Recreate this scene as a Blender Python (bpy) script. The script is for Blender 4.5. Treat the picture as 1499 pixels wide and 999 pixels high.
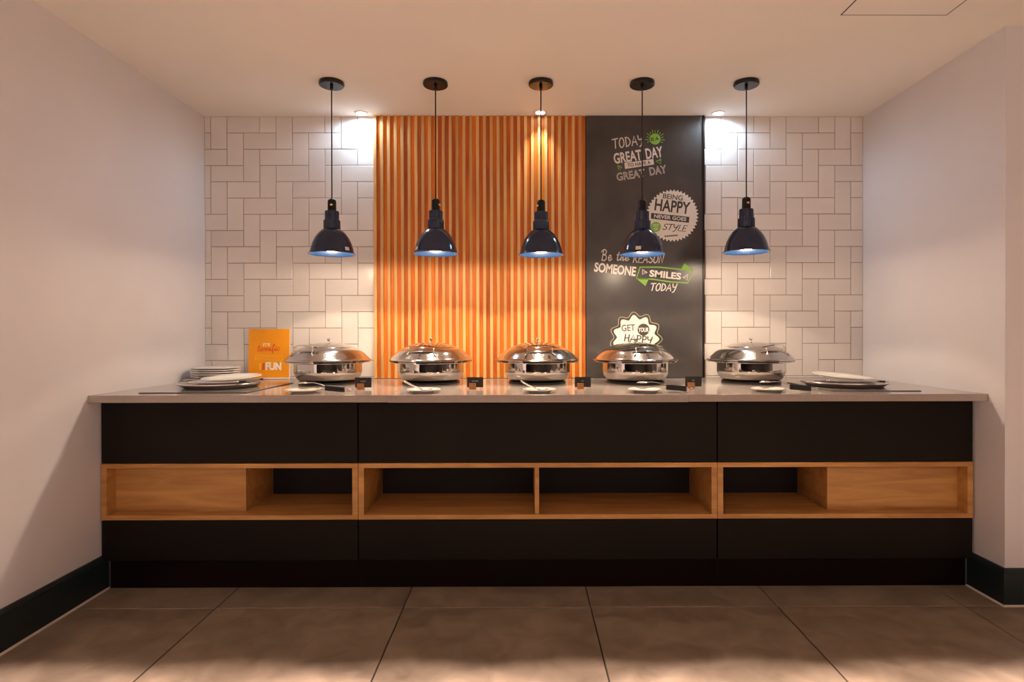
import bpy, bmesh, math, random
from mathutils import Vector, Matrix

for o in list(bpy.data.objects):
    bpy.data.objects.remove(o, do_unlink=True)
sc = bpy.context.scene
COL = sc.collection
PI = math.pi
R = math.radians
random.seed(7)

# ------------------------------------------------------------------ camera
cam_d = bpy.data.cameras.new('camera')
cam = bpy.data.objects.new('camera', cam_d)
COL.objects.link(cam)
sc.camera = cam
cam_d.sensor_width = 36.0
cam_d.sensor_fit = 'HORIZONTAL'
cam_d.lens = 871.34 / 1499 * 36
cam_d.shift_x = (749.5 - 768.54) / 1499
cam_d.shift_y = (491.86 - 499.5) / 1499
cam_d.clip_start = 0.05
yaw, pitch, roll = -0.00418, -0.00434, 0.00155
cam.matrix_world = (Matrix.Translation((0, -3.64623, 1.18178)) @ Matrix.Rotation(yaw, 4, 'Z')
                    @ Matrix.Rotation(pitch, 4, 'X') @ Matrix.Rotation(roll, 4, 'Y') @ Matrix.Rotation(PI / 2, 4, 'X'))

# ------------------------------------------------------------------ world, exposure
w = bpy.data.worlds.new('world')
sc.world = w
w.use_nodes = True
w.node_tree.nodes['Background'].inputs[0].default_value = (0.9, 0.85, 0.8, 1)
w.node_tree.nodes['Background'].inputs[1].default_value = 0.02
sc.view_settings.view_transform = 'Standard'
sc.view_settings.look = 'None'
sc.view_settings.gamma = 1.0
sc.view_settings.use_curve_mapping = False
sc.view_settings.exposure = 1.08

# light levels of the counter's lamps and of the added fill lamps (each lamp is made by its own builder below)
PENDANT_W = 9.0
PENDANT_GLOW_W = 3.6
PENDANT_COL = (1.0, 0.76, 0.54)
DOWN_W = 1.8
DOWN_SPILL_W = 5.4
DOWN_COL = (0.60, 0.80, 1.0)
FILL_GLOBE_GLOW = 7.0
FILL_COL = (1.0, 0.765, 0.69)
FILL_DOWN_W = 420.0


# ------------------------------------------------------------------ helpers
def link(name, me, mat=None, parent=None, smooth=False, bevel=0, seg=2):
    o = bpy.data.objects.new(name, me)
    COL.objects.link(o)
    if mat is not None and len(me.materials) == 0:
        me.materials.append(mat)
    if parent is not None:
        o.parent = parent
    if smooth:
        for p in me.polygons:
            p.use_smooth = True
    if bevel:
        b = o.modifiers.new('bevel', 'BEVEL')
        b.width = bevel
        b.segments = seg
        b.limit_method = 'ANGLE'
        b.angle_limit = R(40)
    return o


def tag(o, label=None, cat=None, group=None, kind=None):
    if label: o['label'] = label
    if cat: o['category'] = cat
    if group: o['group'] = group
    if kind: o['kind'] = kind
    return o


def thing(name, label, cat, loc=(0, 0, 0), rz=0, group=None):
    o = bpy.data.objects.new(name, None)
    o.empty_display_size = 0.05
    COL.objects.link(o)
    o.location = loc
    o.rotation_euler = (0, 0, rz)
    return tag(o, label, cat, group)


class MB:
    def __init__(s):
        s.v, s.f = [], []

    def add(s, vs, fs):
        b = len(s.v)
        s.v += [tuple(x) for x in vs]
        s.f += [tuple(i + b for i in f) for f in fs]
        return s

    def box(s, x0, x1, y0, y1, z0, z1):
        return s.add([(x0, y0, z0), (x1, y0, z0), (x1, y1, z0), (x0, y1, z0), (x0, y0, z1), (x1, y0, z1), (x1, y1, z1), (x0, y1, z1)],
                     [(0, 3, 2, 1), (4, 5, 6, 7), (0, 1, 5, 4), (1, 2, 6, 5), (2, 3, 7, 6), (3, 0, 4, 7)])

    def lathe(s, prof, seg=48, c=(0, 0, 0), closed=False):
        vs, fs = [], []
        rings = []
        for r, z in prof:
            if r < 1e-6:
                rings.append([len(vs)])
                vs.append((c[0], c[1], c[2] + z))
            else:
                rings.append(list(range(len(vs), len(vs) + seg)))
                for k in range(seg):
                    a = 2 * PI * k / seg
                    vs.append((c[0] + r * math.cos(a), c[1] + r * math.sin(a), c[2] + z))
        n = len(rings)
        for i in range(n if closed else n - 1):
            A, B = rings[i], rings[(i + 1) % n]
            for k in range(seg):
                k2 = (k + 1) % seg
                if len(A) == 1 and len(B) == 1: continue
                if len(A) == 1: fs.append((A[0], B[k2], B[k]))
                elif len(B) == 1: fs.append((A[k], A[k2], B[0]))
                else: fs.append((A[k], A[k2], B[k2], B[k]))
        return s.add(vs, fs)

    def tube(s, pts, r, seg=10, cap=True):
        pts = [Vector(p) for p in pts]
        rs = r if isinstance(r, (list, tuple)) else [r] * len(pts)
        vs, fs = [], []
        up = None
        for i, p in enumerate(pts):
            t = (pts[min(i + 1, len(pts) - 1)] - pts[max(i - 1, 0)]).normalized()
            if up is None:
                up = t.orthogonal().normalized()
            u = (up - t * up.dot(t)).normalized()
            up = u
            v = t.cross(u)
            for k in range(seg):
                a = 2 * PI * k / seg
                vs.append(p + (u * math.cos(a) + v * math.sin(a)) * rs[i])
        for i in range(len(pts) - 1):
            for k in range(seg):
                k2 = (k + 1) % seg
                fs.append((i * seg + k, i * seg + k2, (i + 1) * seg + k2, (i + 1) * seg + k))
        if cap:
            fs.append(tuple(reversed(range(seg))))
            fs.append(tuple(range((len(pts) - 1) * seg, len(pts) * seg)))
        return s.add(vs, fs)

    def mesh(s, name):
        me = bpy.data.meshes.new(name)
        me.from_pydata(s.v, [], s.f)
        bm = bmesh.new()
        bm.from_mesh(me)
        bmesh.ops.recalc_face_normals(bm, faces=bm.faces)
        bm.to_mesh(me)
        bm.free()
        me.update()
        return me

    def build(s, name, mat, parent=None, smooth=False, bevel=0, seg=2):
        return link(name, s.mesh(name), mat, parent, smooth, bevel, seg)


def box(name, mat, parent, x0, x1, y0, y1, z0, z1, bevel=0, seg=2):
    return MB().box(x0, x1, y0, y1, z0, z1).build(name, mat, parent, bevel=bevel, seg=seg)


def smooth_angle(o, deg=35):
    me = o.data
    bm = bmesh.new()
    bm.from_mesh(me)
    for f in bm.faces: f.smooth = True
    for e in bm.edges:
        if len(e.link_faces) == 2 and e.calc_face_angle(0) > R(deg):
            e.smooth = False
    bm.to_mesh(me)
    bm.free()
    return o


def copy_tree(o, parent=None):
    c = o.copy()
    COL.objects.link(c)
    if parent is not None:
        c.parent = parent
    for ch in [k for k in bpy.data.objects if k.parent == o]:
        copy_tree(ch, c)
    return c


# ------------------------------------------------------------------ materials
def mat(name, col, rough=0.5, metal=0.0, spec=0.5, coat=0.0):
    m = bpy.data.materials.new(name)
    m.use_nodes = True
    b = m.node_tree.nodes['Principled BSDF']
    b.inputs['Base Color'].default_value = (*col, 1)
    b.inputs['Roughness'].default_value = rough
    b.inputs['Metallic'].default_value = metal
    b.inputs['Specular IOR Level'].default_value = spec
    if coat:
        b.inputs['Coat Weight'].default_value = coat
        b.inputs['Coat Roughness'].default_value = 0.05
    return m


def nodes(m): return m.node_tree.nodes, m.node_tree.links, m.node_tree.nodes['Principled BSDF']


def noise_col(m, c1, c2, scale=4.0, stretch=(1, 1, 1), detail=6, bump=0.0, lo=0.35, hi=0.65, rand=0.0, rough=None, dist=0.0):
    """colour between c1 and c2 by noise in object space; each object may shift its own tone and pattern"""
    N, L, b = nodes(m)
    tc = N.new('ShaderNodeTexCoord')
    mp = N.new('ShaderNodeMapping')
    mp.inputs['Scale'].default_value = stretch
    oi = N.new('ShaderNodeObjectInfo')
    add = N.new('ShaderNodeVectorMath'); add.operation = 'ADD'
    mul = N.new('ShaderNodeMath'); mul.operation = 'MULTIPLY'; mul.inputs[1].default_value = 37.0 if rand else 0.0
    L.new(oi.outputs['Random'], mul.inputs[0])
    L.new(tc.outputs['Object'], add.inputs[0]); L.new(mul.outputs[0], add.inputs[1])
    L.new(add.outputs[0], mp.inputs['Vector'])
    n = N.new('ShaderNodeTexNoise')
    n.inputs['Scale'].default_value = scale
    n.inputs['Detail'].default_value = detail
    n.inputs['Distortion'].default_value = dist
    L.new(mp.outputs[0], n.inputs['Vector'])
    rp = N.new('ShaderNodeValToRGB')
    rp.color_ramp.elements[0].position = lo; rp.color_ramp.elements[0].color = (*c1, 1)
    rp.color_ramp.elements[1].position = hi; rp.color_ramp.elements[1].color = (*c2, 1)
    L.new(n.outputs['Fac'], rp.inputs[0])
    out = rp.outputs[0]
    if rand:
        hs = N.new('ShaderNodeHueSaturation')
        mr = N.new('ShaderNodeMapRange')
        mr.inputs[3].default_value = 1 - rand; mr.inputs[4].default_value = 1 + rand
        L.new(oi.outputs['Random'], mr.inputs[0]); L.new(mr.outputs[0], hs.inputs['Value'])
        L.new(out, hs.inputs['Color']); out = hs.outputs[0]
    L.new(out, b.inputs['Base Color'])
    if bump:
        bp = N.new('ShaderNodeBump')
        bp.inputs['Strength'].default_value = bump
        bp.inputs['Distance'].default_value = 0.002
        L.new(n.outputs['Fac'], bp.inputs['Height']); L.new(bp.outputs[0], b.inputs['Normal'])
    if rough:
        mr2 = N.new('ShaderNodeMapRange')
        mr2.inputs[3].default_value = rough[0]; mr2.inputs[4].default_value = rough[1]
        L.new(n.outputs['Fac'], mr2.inputs[0]); L.new(mr2.outputs[0], b.inputs['Roughness'])
    return m


M = {}
M['paint'] = noise_col(mat('wall_paint', (.7, .68, .7), .62, spec=.3), (.68, .655, .675), (.71, .685, .70), 2.0, bump=.04)
M['ceiling'] = noise_col(mat('ceiling_paint', (.74, .70, .66), .8, spec=.2), (.73, .69, .65), (.76, .72, .67), 1.5)
M['tile'] = noise_col(mat('glazed_tile', (.7, .66, .63), .22), (.68, .64, .61), (.74, .70, .67), 3.0, rand=.03, bump=.03)
M['grout'] = mat('grout', (.20, .135, .105), .9)
M['floor'] = noise_col(mat('floor_stoneware', (.2, .15, .11), .38), (.18, .135, .092), (.32, .25, .178), 8.0, (1, 1, 1), 10, bump=.08, lo=.3, hi=.72, rand=.06, rough=(.3, .5), dist=.6)
M['floor_grout'] = mat('floor_grout', (.035, .027, .022), .9)
M['skirting'] = mat('skirting_gloss_paint', (.012, .022, .024), .35)
M['sealant'] = mat('white_sealant', (.62, .55, .48), .5)
M['orange_wood'] = noise_col(mat('orange_stained_wood', (.5, .17, .02), .5), (.45, .085, .001), (.68, .195, .002), 9, (3, 3, .22), 8, rand=.22, bump=.06)
M['pine'] = noise_col(mat('pale_pine', (.62, .4, .22), .5), (.58, .31, .105), (.70, .42, .165), 9, (3, 3, .18), 8, rand=.14, bump=.06)
M['board'] = noise_col(mat('chalkboard', (.05, .045, .042), .34), (.040, .036, .034), (.068, .060, .056), 4, (1, 1, 1), 8, rough=(.26, .38))
M['chalk_white'] = mat('print_white', (.74, .71, .66), .6)
M['chalk_dark'] = mat('print_dark', (.05, .045, .042), .6)
M['chalk_green'] = mat('print_green', (.24, .50, .07), .6)
M['worktop'] = noise_col(mat('quartz_worktop', (.5, .42, .37), .13), (.355, .305, .275), (.385, .33, .298), 60, bump=0)
M['front'] = noise_col(mat('dark_laminate', (.016, .014, .012), .5, spec=.15), (.0070, .0054, .0038), (.0095, .0074, .0052), 3, (1, 1, 1), 4)
M['plinth'] = mat('plinth_laminate', (.006, .002, .002), .6, spec=.12)
M['carcass'] = mat('carcass_black', (.006, .004, .004), .7)
M['oak'] = noise_col(mat('oak_veneer', (.5, .26, .08), .45), (.38, .175, .045), (.60, .315, .095), 7, (.35, 2.2, 3.2), 9, rand=.05, bump=.05, lo=.3, hi=.7, dist=.8)
M['steel'] = mat('polished_steel', (.70, .67, .64), .05, 1.0)
M['steel_lid'] = noise_col(mat('lid_steel', (.78, .75, .72), .13, 1.0), (.66, .63, .60), (.70, .67, .64), 5, rough=(.08, .15))
M['steel_satin'] = mat('satin_steel', (.72, .69, .66), .24, 1.0)
M['black_plastic'] = mat('black_plastic', (.012, .011, .011), .4)
M['navy'] = mat('navy_enamel', (.009, .019, .056), .16, coat=.15)
M['navy_neck'] = mat('navy_neck', (.012, .022, .055), .3)
M['blue_in'] = mat('blue_enamel_inside', (.005, .024, .075), .3)
M['black_metal'] = mat('black_metal', (.014, .012, .011), .32, .6)
M['bronze'] = mat('black_canopy', (.02, .016, .013), .22, .5)
M['brass'] = mat('brass', (.75, .52, .2), .25, 1.0)
M['cord'] = mat('black_cord', (.008, .008, .008), .6)
M['sticker'] = mat('white_sticker', (.62, .56, .5), .6)
M['china'] = mat('white_china', (.78, .75, .70), .16)
M['sign'] = noise_col(mat('orange_print', (.85, .33, .004), .3), (.82, .31, .002), (.88, .345, .002), 6)
M['sign_dark'] = mat('print_deep_orange', (.72, .105, .01), .4)
M['sign_yellow'] = mat('print_yellow', (.95, .50, .02), .4)
M['sign_white'] = mat('print_cream', (.86, .80, .72), .4)
M['acrylic'] = mat('clear_acrylic_edge', (.8, .7, .62), .1)
M['card'] = mat('black_card', (.018, .016, .015), .55)
M['block_wood'] = noise_col(mat('wood_block', (.45, .2, .06), .5), (.38, .16, .05), (.55, .26, .09), 60, (1, 1, 6))
M['hob'] = mat('grey_glass_hob', (.26, .22, .20), .12)
M['white_plastic'] = mat('white_trim', (.8, .8, .8), .4)
M['dark_glass'] = mat('dark_window_glass', (.008, .010, .014), .05)


def emit(name, col, s):
    m = bpy.data.materials.new(name)
    m.use_nodes = True
    b = m.node_tree.nodes['Principled BSDF']
    b.inputs['Base Color'].default_value = (.8, .8, .8, 1)
    b.inputs['Emission Color'].default_value = (*col, 1)
    b.inputs['Emission Strength'].default_value = s
    return m


M['bulb_face'] = emit('bulb_glow', (1.0, .78, .52), 14)
M['led'] = emit('led_glow', (.93, .97, 1.0), 7)
M['fill_globe_glow'] = emit('fill_globe_glow', FILL_COL, FILL_GLOBE_GLOW)

# ------------------------------------------------------------------ the setting
XL, XR, H = -1.9398, 2.0902, 2.5077
YF, XE = -7.0, 3.7            # room goes on behind the camera and past the right pier


def struct(o): o['kind'] = 'structure'; return o


# floor: dark joints below, stoneware tiles on top
floor = struct(box('floor', M['floor_grout'], None, -5.2, XE, YF, .12, -.05, -.004))
TW, T0, TJ, G = .80735, -1.32246, -1.08696, .0028
tile_cache = {}
for r in range(-1, 7):
    for c in range(-1, 7):
        x0, x1 = T0 + (c - 1) * TW, T0 + c * TW
        y1 = TJ - r * TW
        y0 = y1 - TW
        x0, x1 = max(x0, XL), min(x1, XE)
        y1 = min(y1, 0.0); y0 = max(y0, YF)
        if x1 - x0 < .01 or y1 - y0 < .01: continue
        hx, hy = (x1 - x0) / 2 - G, (y1 - y0) / 2 - G
        key = (round(hx, 3), round(hy, 3))
        if key not in tile_cache:
            e = .0015
            tile_cache[key] = MB().add([(-hx, -hy, -.008), (hx, -hy, -.008), (hx, hy, -.008), (-hx, hy, -.008),
                                        (-hx, -hy, -e), (hx, -hy, -e), (hx, hy, -e), (-hx, hy, -e),
                                        (-hx + e, -hy + e, 0), (hx - e, -hy + e, 0), (hx - e, hy - e, 0), (-hx + e, hy - e, 0)],
                                       [(8, 9, 10, 11)] + [(a, (a + 1) % 4, (a + 1) % 4 + 4, a + 4) for a in range(4)] +
                                       [(a + 4, (a + 1) % 4 + 4, (a + 1) % 4 + 8, a + 8) for a in range(4)]).mesh('floor_tile')
        o = link('floor_tile', tile_cache[key], M['floor'], floor)
        o.location = ((x0 + x1) / 2, (y0 + y1) / 2, 0)

# ceiling, with openings left solid (downlights are shallow surface rims)
ceiling = struct(box('ceiling', M['ceiling'], None, -5.2, XE, YF, .12, H, H + .1))
M['far_paint'] = mat('far_wall_paint', (.055, .045, .04), .6)
wl = struct(box('wall_left', M['paint'], None, XL - .1, XL, -2.75, .12, -.05, H))
struct(box('wall_left_far', M['far_paint'], None, -5.3, -5.2, YF, -2.65, -.05, H))
struct(box('wall_left_end', M['far_paint'], None, -5.2, XL - .1, -2.75, -2.65, -.05, H))
wr = struct(box('wall_right', M['paint'], None, XR, XE, -1.0773, .12, -.05, H))
wf = struct(box('wall_right_far', M['far_paint'], None, XE, XE + .1, YF, -1.0773, -.05, H))
rear = struct(box('wall_rear', M['far_paint'], None, -5.3, XE + .1, YF - .1, YF, -.05, H))
for k, x in enumerate((-1.0, .9, 2.8)):
    win = struct(box('window_%d' % (k + 1), M['black_metal'], None, x - .75, x + .75, YF - .01, YF + .04, .7, 2.2))
    box('pane', M['dark_glass'], win, x - .69, x - .02, YF + .0, YF + .045, .76, 2.14)
    box('pane', M['dark_glass'], win, x + .02, x + .69, YF + .0, YF + .045, .76, 2.14)

# back wall with herringbone tiles
wb = struct(box('wall_back', M['grout'], None, XL - .1, XR, .0035, .12, -.05, H))
MOD = .0994
wt_cache = {}


def wall_tile(x0, x1, z0, z1):
    g = .0015
    hx, hz = (x1 - x0) / 2 - g, (z1 - z0) / 2 - g
    if hx < .004 or hz < .004: return
    key = (round(hx, 4), round(hz, 4))
    if key not in wt_cache:
        e, d = .0022, .0012
        wt_cache[key] = MB().add([(-hx, .006, -hz), (hx, .006, -hz), (hx, .006, hz), (-hx, .006, hz),
                                  (-hx, d, -hz), (hx, d, -hz), (hx, d, hz), (-hx, d, hz),
                                  (-hx + e, 0, -hz + e), (hx - e, 0, -hz + e), (hx - e, 0, hz - e), (-hx + e, 0, hz - e)],
                                 [(8, 9, 10, 11)] + [(a, (a + 1) % 4, (a + 1) % 4 + 4, a + 4) for a in range(4)] +
                                 [(a + 4, (a + 1) % 4 + 4, (a + 1) % 4 + 8, a + 8) for a in range(4)]).mesh('tile')
    o = link('tile', wt_cache[key], M['tile'], wb)
    o.location = ((x0 + x1) / 2, random.uniform(-.0004, .0004), (z0 + z1) / 2)
    o.rotation_euler = (random.gauss(0, .0012), 0, random.gauss(0, .0012))


ZB = .905
NR = 17
for (xo, xmin, xmax, ilo, ihi) in ((-1.9019, XL, -.905, -1, 11), (1.1214, 1.1145, XR, -1, 11)):
    for r in range(-1, NR):
        for i in range(ilo - 1, ihi):
            k = (i - r) % 4
            if k == 0:      # upright tile
                a = (xo + i * MOD, xo + (i + 1) * MOD, H - (r + 2) * MOD, H - r * MOD)
            elif k == 1:    # flat tile
                a = (xo + i * MOD, xo + (i + 2) * MOD, H - (r + 1) * MOD, H - r * MOD)
            else:
                continue
            x0, x1, z0, z1 = max(a[0], xmin), min(a[1], xmax), max(a[2], ZB), min(a[3], H)
            if x1 - x0 > .012 and z1 - z0 > .012:
                wall_tile(x0, x1, z0, z1)


# skirting boards with a rounded top and a bead of sealant at the floor
def skirting(name, path, out):
    """path: list of xy points; out: unit normals into the room per point (mitred)"""
    prof = [(0, 0), (.018, 0), (.018, .138), (.0155, .147), (.011, .151), (.008, .157), (0, .160)]
    mb = MB()
    n = len(prof)
    vs = [(p[0] + q[0] * d, p[1] + q[1] * d, z) for p, q in zip(path, out) for d, z in prof]
    fs = []
    for i in range(len(path) - 1):
        for k in range(n - 1):
            fs.append((i * n + k, i * n + k + 1, (i + 1) * n + k + 1, (i + 1) * n + k))
    fs.append(tuple(range(n))); fs.append(tuple(range((len(path) - 1) * n, len(path) * n)))
    o = struct(mb.add(vs, fs).build(name, M['skirting']))
    sb = MB()
    pr2 = [(.018, .0), (.025, .0), (.018, .007)]
    vs = [(p[0] + q[0] * d, p[1] + q[1] * d, z) for p, q in zip(path, out) for d, z in pr2]
    fs = [(i * 3 + k, i * 3 + (k + 1) % 3, i * 3 + 3 + (k + 1) % 3, i * 3 + 3 + k) for i in range(len(path) - 1) for k in range(3)]
    sb.add(vs, fs).build('sealant_bead', M['sealant'], o)
    return o


skirting('baseboard_left', [(XL, -.88), (XL, -2.75)], [(1, 0), (1, 0)])
skirting('baseboard_right', [(XR, -.88), (XR, -1.0773), (XE, -1.0773)], [(-1, 0), (-1, -1), (0, -1)])

# ceiling access hatch: a thin dark reveal round a flush panel
hatch = thing('access_hatch', 'flush square access hatch in the cream ceiling near the right pier', 'hatch', (1.55, -1.385, H))
MB().box(-.2225, .2225, -.2225, .2225, -.0008, 0).build('reveal', M['cord'], hatch)
box('panel', M['ceiling'], hatch, -.2170, .2170, -.2170, .2170, -.0014, -.0004)

# ------------------------------------------------------------------ slatted wood panel
PX0, PX1 = -.904, .3845
wp = thing('slatted_wood_panel', 'tall orange wood panel of vertical pine slats on the back wall', 'wall panel', (0, 0, .906))
NS = 31
per = (PX1 - PX0) / NS
HB = H - .906 - .001
bat_me = MB().box(-.0088, .0088, -.0235, -.0125, 0.002, HB).mesh('slat')
brd_me = MB().box(-.0122, .0122, -.014, .003, 0.002, HB).mesh('backing_board')
for k in range(NS):
    x = PX0 + per * (k + .5)
    o = link('slat', bat_me, M['pine'], wp, bevel=.0015, seg=1)
    o.location = (x - per * .28, random.uniform(-.001, .001), 0)
    o = link('backing_board', brd_me, M['orange_wood'], wp)
    o.location = (x + .0085, random.uniform(-.0012, .0012), 0)
box('backing_sheet', M['orange_wood'], wp, PX0, PX1, -.010, .0032, .002, HB)


# ------------------------------------------------------------------ lettering tools
def font_mesh(txt, weight=0.0, shear=0.0, outline=0.0):
    cu = bpy.data.curves.new('t', 'FONT')
    cu.body = txt
    cu.resolution_u = 3
    cu.offset = weight
    cu.shear = shear
    cu.align_x = 'LEFT'
    if outline:
        cu.fill_mode = 'NONE'
    ob = bpy.data.objects.new('t', cu)
    COL.objects.link(ob)
    dg = bpy.context.evaluated_depsgraph_get()
    me = bpy.data.meshes.new_from_object(ob.evaluated_get(dg))
    bpy.data.objects.remove(ob, do_unlink=True)
    if outline:
        m = ([], [])
        for e in me.edges:
            p, q = (me.vertices[i].co for i in e.vertices)
            stroke(m, [(p.x, p.y), (q.x, q.y)], outline)
        return m[0], m[1]
    return [tuple(v.co) for v in me.vertices], [tuple(p.vertices) for p in me.polygons]


def fit(vs, x0, x1, h, base, ang, skew=0.0):
    """scale flat (u,v) vertices to width x1-x0 and height h; put lower-left at (x0,base), rotated by ang about it"""
    us = [v[0] for v in vs]; ws = [v[1] for v in vs]
    u0, u1, w0, w1 = min(us), max(us), min(ws), max(ws)
    out = []
    ca, sa = math.cos(ang), math.sin(ang)
    for v in vs:
        a = (v[0] - u0) / (u1 - u0) * (x1 - x0)
        b = (v[1] - w0) / (w1 - w0) * h
        a += skew * b
        out.append((x0 + a * ca - b * sa, base + a * sa + b * ca))
    return out


def catmull(p, n=6, closed=False):
    if len(p) < 3 and not closed: return p
    out = []
    m = len(p)
    rng = range(m) if closed else range(m - 1)
    for i in rng:
        g = lambda k: p[k % m] if closed else p[max(0, min(m - 1, k))]
        p0, p1, p2, p3 = g(i - 1), g(i), g(i + 1), g(i + 2)
        for k in range(n):
            t = k / n
            out.append(tuple(.5 * (2 * p1[j] + (p2[j] - p0[j]) * t + (2 * p0[j] - 5 * p1[j] + 4 * p2[j] - p3[j]) * t * t + (3 * p1[j] - p0[j] - 3 * p2[j] + p3[j]) * t ** 3) for j in (0, 1)))
    out.append(p[0] if closed else p[-1])
    return out


def stroke(mb2, line, wd, round_cap=True):
    """flat ribbon along a 2-D line"""
    pts = [Vector((a, b)) for a, b in line]
    pts = [p for i, p in enumerate(pts) if i == 0 or (p - pts[i - 1]).length > 1e-6]
    if len(pts) < 2: return
    n = len(pts)
    vs, fs = [], []
    for i, p in enumerate(pts):
        t = (pts[min(i + 1, n - 1)] - pts[max(i - 1, 0)])
        t.normalize()
        nn = Vector((-t.y, t.x)) * wd / 2
        q = p + (t * wd * .3 if i == n - 1 else (-t * wd * .3 if i == 0 else Vector((0, 0))))
        vs += [q + nn, q - nn]
    for i in range(n - 1):
        fs.append((2 * i, 2 * i + 1, 2 * i + 3, 2 * i + 2))
    b = len(mb2[0])
    mb2[0].extend([(v.x, v.y) for v in vs])
    mb2[1].extend([tuple(k + b for k in f) for f in fs])


GL = {  # hand-drawn letters: (advance, [(smooth, points)...])
    'T': (.7, [(0, [(0, .98), (.68, 1.02)]), (0, [(.36, 1), (.28, 0)])]),
    'O': (.68, [(2, [(.3, 1), (.04, .6), (.1, .1), (.32, 0), (.56, .3), (.54, .85)])]),
    'D': (.68, [(0, [(.08, 0), (.1, 1)]), (1, [(.02, .98), (.36, .92), (.58, .5), (.38, .1), (.04, 0)])]),
    'A': (.72, [(0, [(0, 0), (.36, 1), (.62, 0)]), (0, [(.1, .34), (.56, .36)])]),
    'Y': (.66, [(1, [(.02, 1), (.08, .6), (.3, .5), (.52, .7)]), (1, [(.58, 1), (.46, .4), (.3, -.1), (.1, -.22)])]),
    'R': (.66, [(0, [(.08, 0), (.1, 1)]), (1, [(.02, .96), (.4, 1), (.5, .72), (.3, .52), (.1, .5)]), (0, [(.22, .5), (.58, 0)])]),
    'E': (.6, [(0, [(.52, 1), (.1, .98), (.06, 0), (.52, .02)]), (0, [(.08, .5), (.44, .53)])]),
    'S': (.6, [(1, [(.54, .86), (.34, 1), (.1, .82), (.2, .58), (.44, .44), (.5, .2), (.28, 0), (.02, .14)])]),
    'N': (.7, [(0, [(.06, 0), (.1, 1), (.5, 0), (.58, 1)])]),
    'H': (.66, [(0, [(.1, 1), (.06, 0)]), (0, [(.56, 1), (.54, 0)]), (0, [(.08, .48), (.55, .52)])]),
    'P': (.6, [(0, [(.08, 0), (.1, 1)]), (1, [(.02, .98), (.4, .98), (.52, .74), (.36, .5), (.1, .46)])]),
    'L': (.54, [(0, [(.12, 1), (.06, .02), (.5, .02)])]),
    'B': (.72, [(1, [(.18, 1), (.12, .5), (.06, 0)]), (1, [(-.06, .8), (.2, 1.02), (.5, .9), (.42, .62), (.14, .52), (.46, .48), (.56, .2), (.3, -.02), (.04, .1)])]),
    'e': (.44, [(1, [(.02, .24), (.28, .28), (.32, .44), (.16, .5), (.04, .28), (.12, .02), (.28, .04), (.46, .18)])]),
    't': (.4, [(1, [(.24, .9), (.14, .4), (.14, .06), (.24, .0), (.4, .14)]), (0, [(.02, .6), (.36, .64)])]),
    'h': (.5, [(1, [(.0, .1), (.2, .7), (.22, .98), (.12, .8), (.08, 0)]), (1, [(.08, .2), (.24, .48), (.32, .36), (.3, .06), (.38, 0), (.5, .16)])]),
    'r': (.4, [(1, [(0, .1), (.12, .52), (.16, .4), (.32, .42), (.26, .1), (.34, 0), (.42, .12)])]),
    'i': (.28, [(1, [(0, .1), (.12, .46), (.1, .1), (.16, 0), (.3, .14)]), (0, [(.15, .66), (.16, .7)])]),
    'f': (.38, [(1, [(.0, .1), (.2, .6), (.34, .98), (.24, 1), (.16, .7), (.12, -.3), (.2, -.2), (.18, .1), (.4, .14)])]),
    'c': (.4, [(1, [(.34, .42), (.2, .5), (.04, .26), (.12, 0), (.26, .02), (.42, .18)])]),
    ' ': (.35, []),
    '~': (.5, [(1, [(0, .2), (.12, .6), (.2, .1), (.3, .5), (.4, .2), (.5, .4)])]),
}


def hand(txt, wd=.1, gap=.06):
    m = ([], [])
    x = 0
    for ch in txt:
        adv, ls = GL[ch]
        for sm, pts in ls:
            q = [(x + a, b) for a, b in pts]
            if sm == 1: q = catmull(q)
            elif sm == 2: q = catmull(q, closed=True)
            stroke(m, q, wd)
        x += adv + gap
    return m[0], m[1]


def flat_obj(name, mat_, parent, uv, fs, y, th=.0004):
    """flat printed shape: (u,v) = (x,z) on a plane facing -y"""
    me = bpy.data.meshes.new(name)
    me.from_pydata([(a, y, b) for a, b in uv], [], fs)
    bm = bmesh.new(); bm.from_mesh(me)
    for f in bm.faces:
        f.normal_update()
        if f.normal.y > 0: f.normal_flip()
    bm.to_mesh(me); bm.free()
    return link(name, me, mat_, parent)


def poly(pts): return pts, [tuple(range(len(pts)))]


def disc(cx, cz, r, n=32): return poly([(cx + r * math.cos(2 * PI * k / n), cz + r * math.sin(2 * PI * k / n)) for k in range(n)])


def fan(pts, c):
    n = len(pts)
    return pts + [c], [(k, (k + 1) % n, n) for k in range(n)]


# ------------------------------------------------------------------ chalkboard panel with slogans
BX0, BX1, BY = .3885, 1.1095, -.020
S = 1 / 237.9                      # metres of board per unit of the slogan drawing below


def bu(u): return .3891 + (u - 858) * .0041595
def bv(v): return 2.4951 - (v - 172.0) * .0041605


cb = thing('chalkboard_panel', 'dark grey chalkboard panel printed with white and green slogans', 'board', (0, 0, 0))
box('panel', M['board'], cb, BX0, BX1 - .010, BY, .0034, .9075, H - .001, bevel=.0015, seg=1)
box('edge_trim', M['black_metal'], cb, BX1 - .010, BX1, BY - .004, .0034, .9075, H - .001)
Y1, Y2, Y3 = BY - .0006, BY - .0012, BY - .0018
K = .0041600
# zoomed drawing units (1/4.541 of a unit): za for the upper half, zb for the lower half
def za(u, v): return bu(840 + u / 4.541), bv(160 + v / 4.541)
def zb(u, v): return bu(840 + u / 4.541), bv(340 + v / 4.541)
Z = K / 4.541


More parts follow.
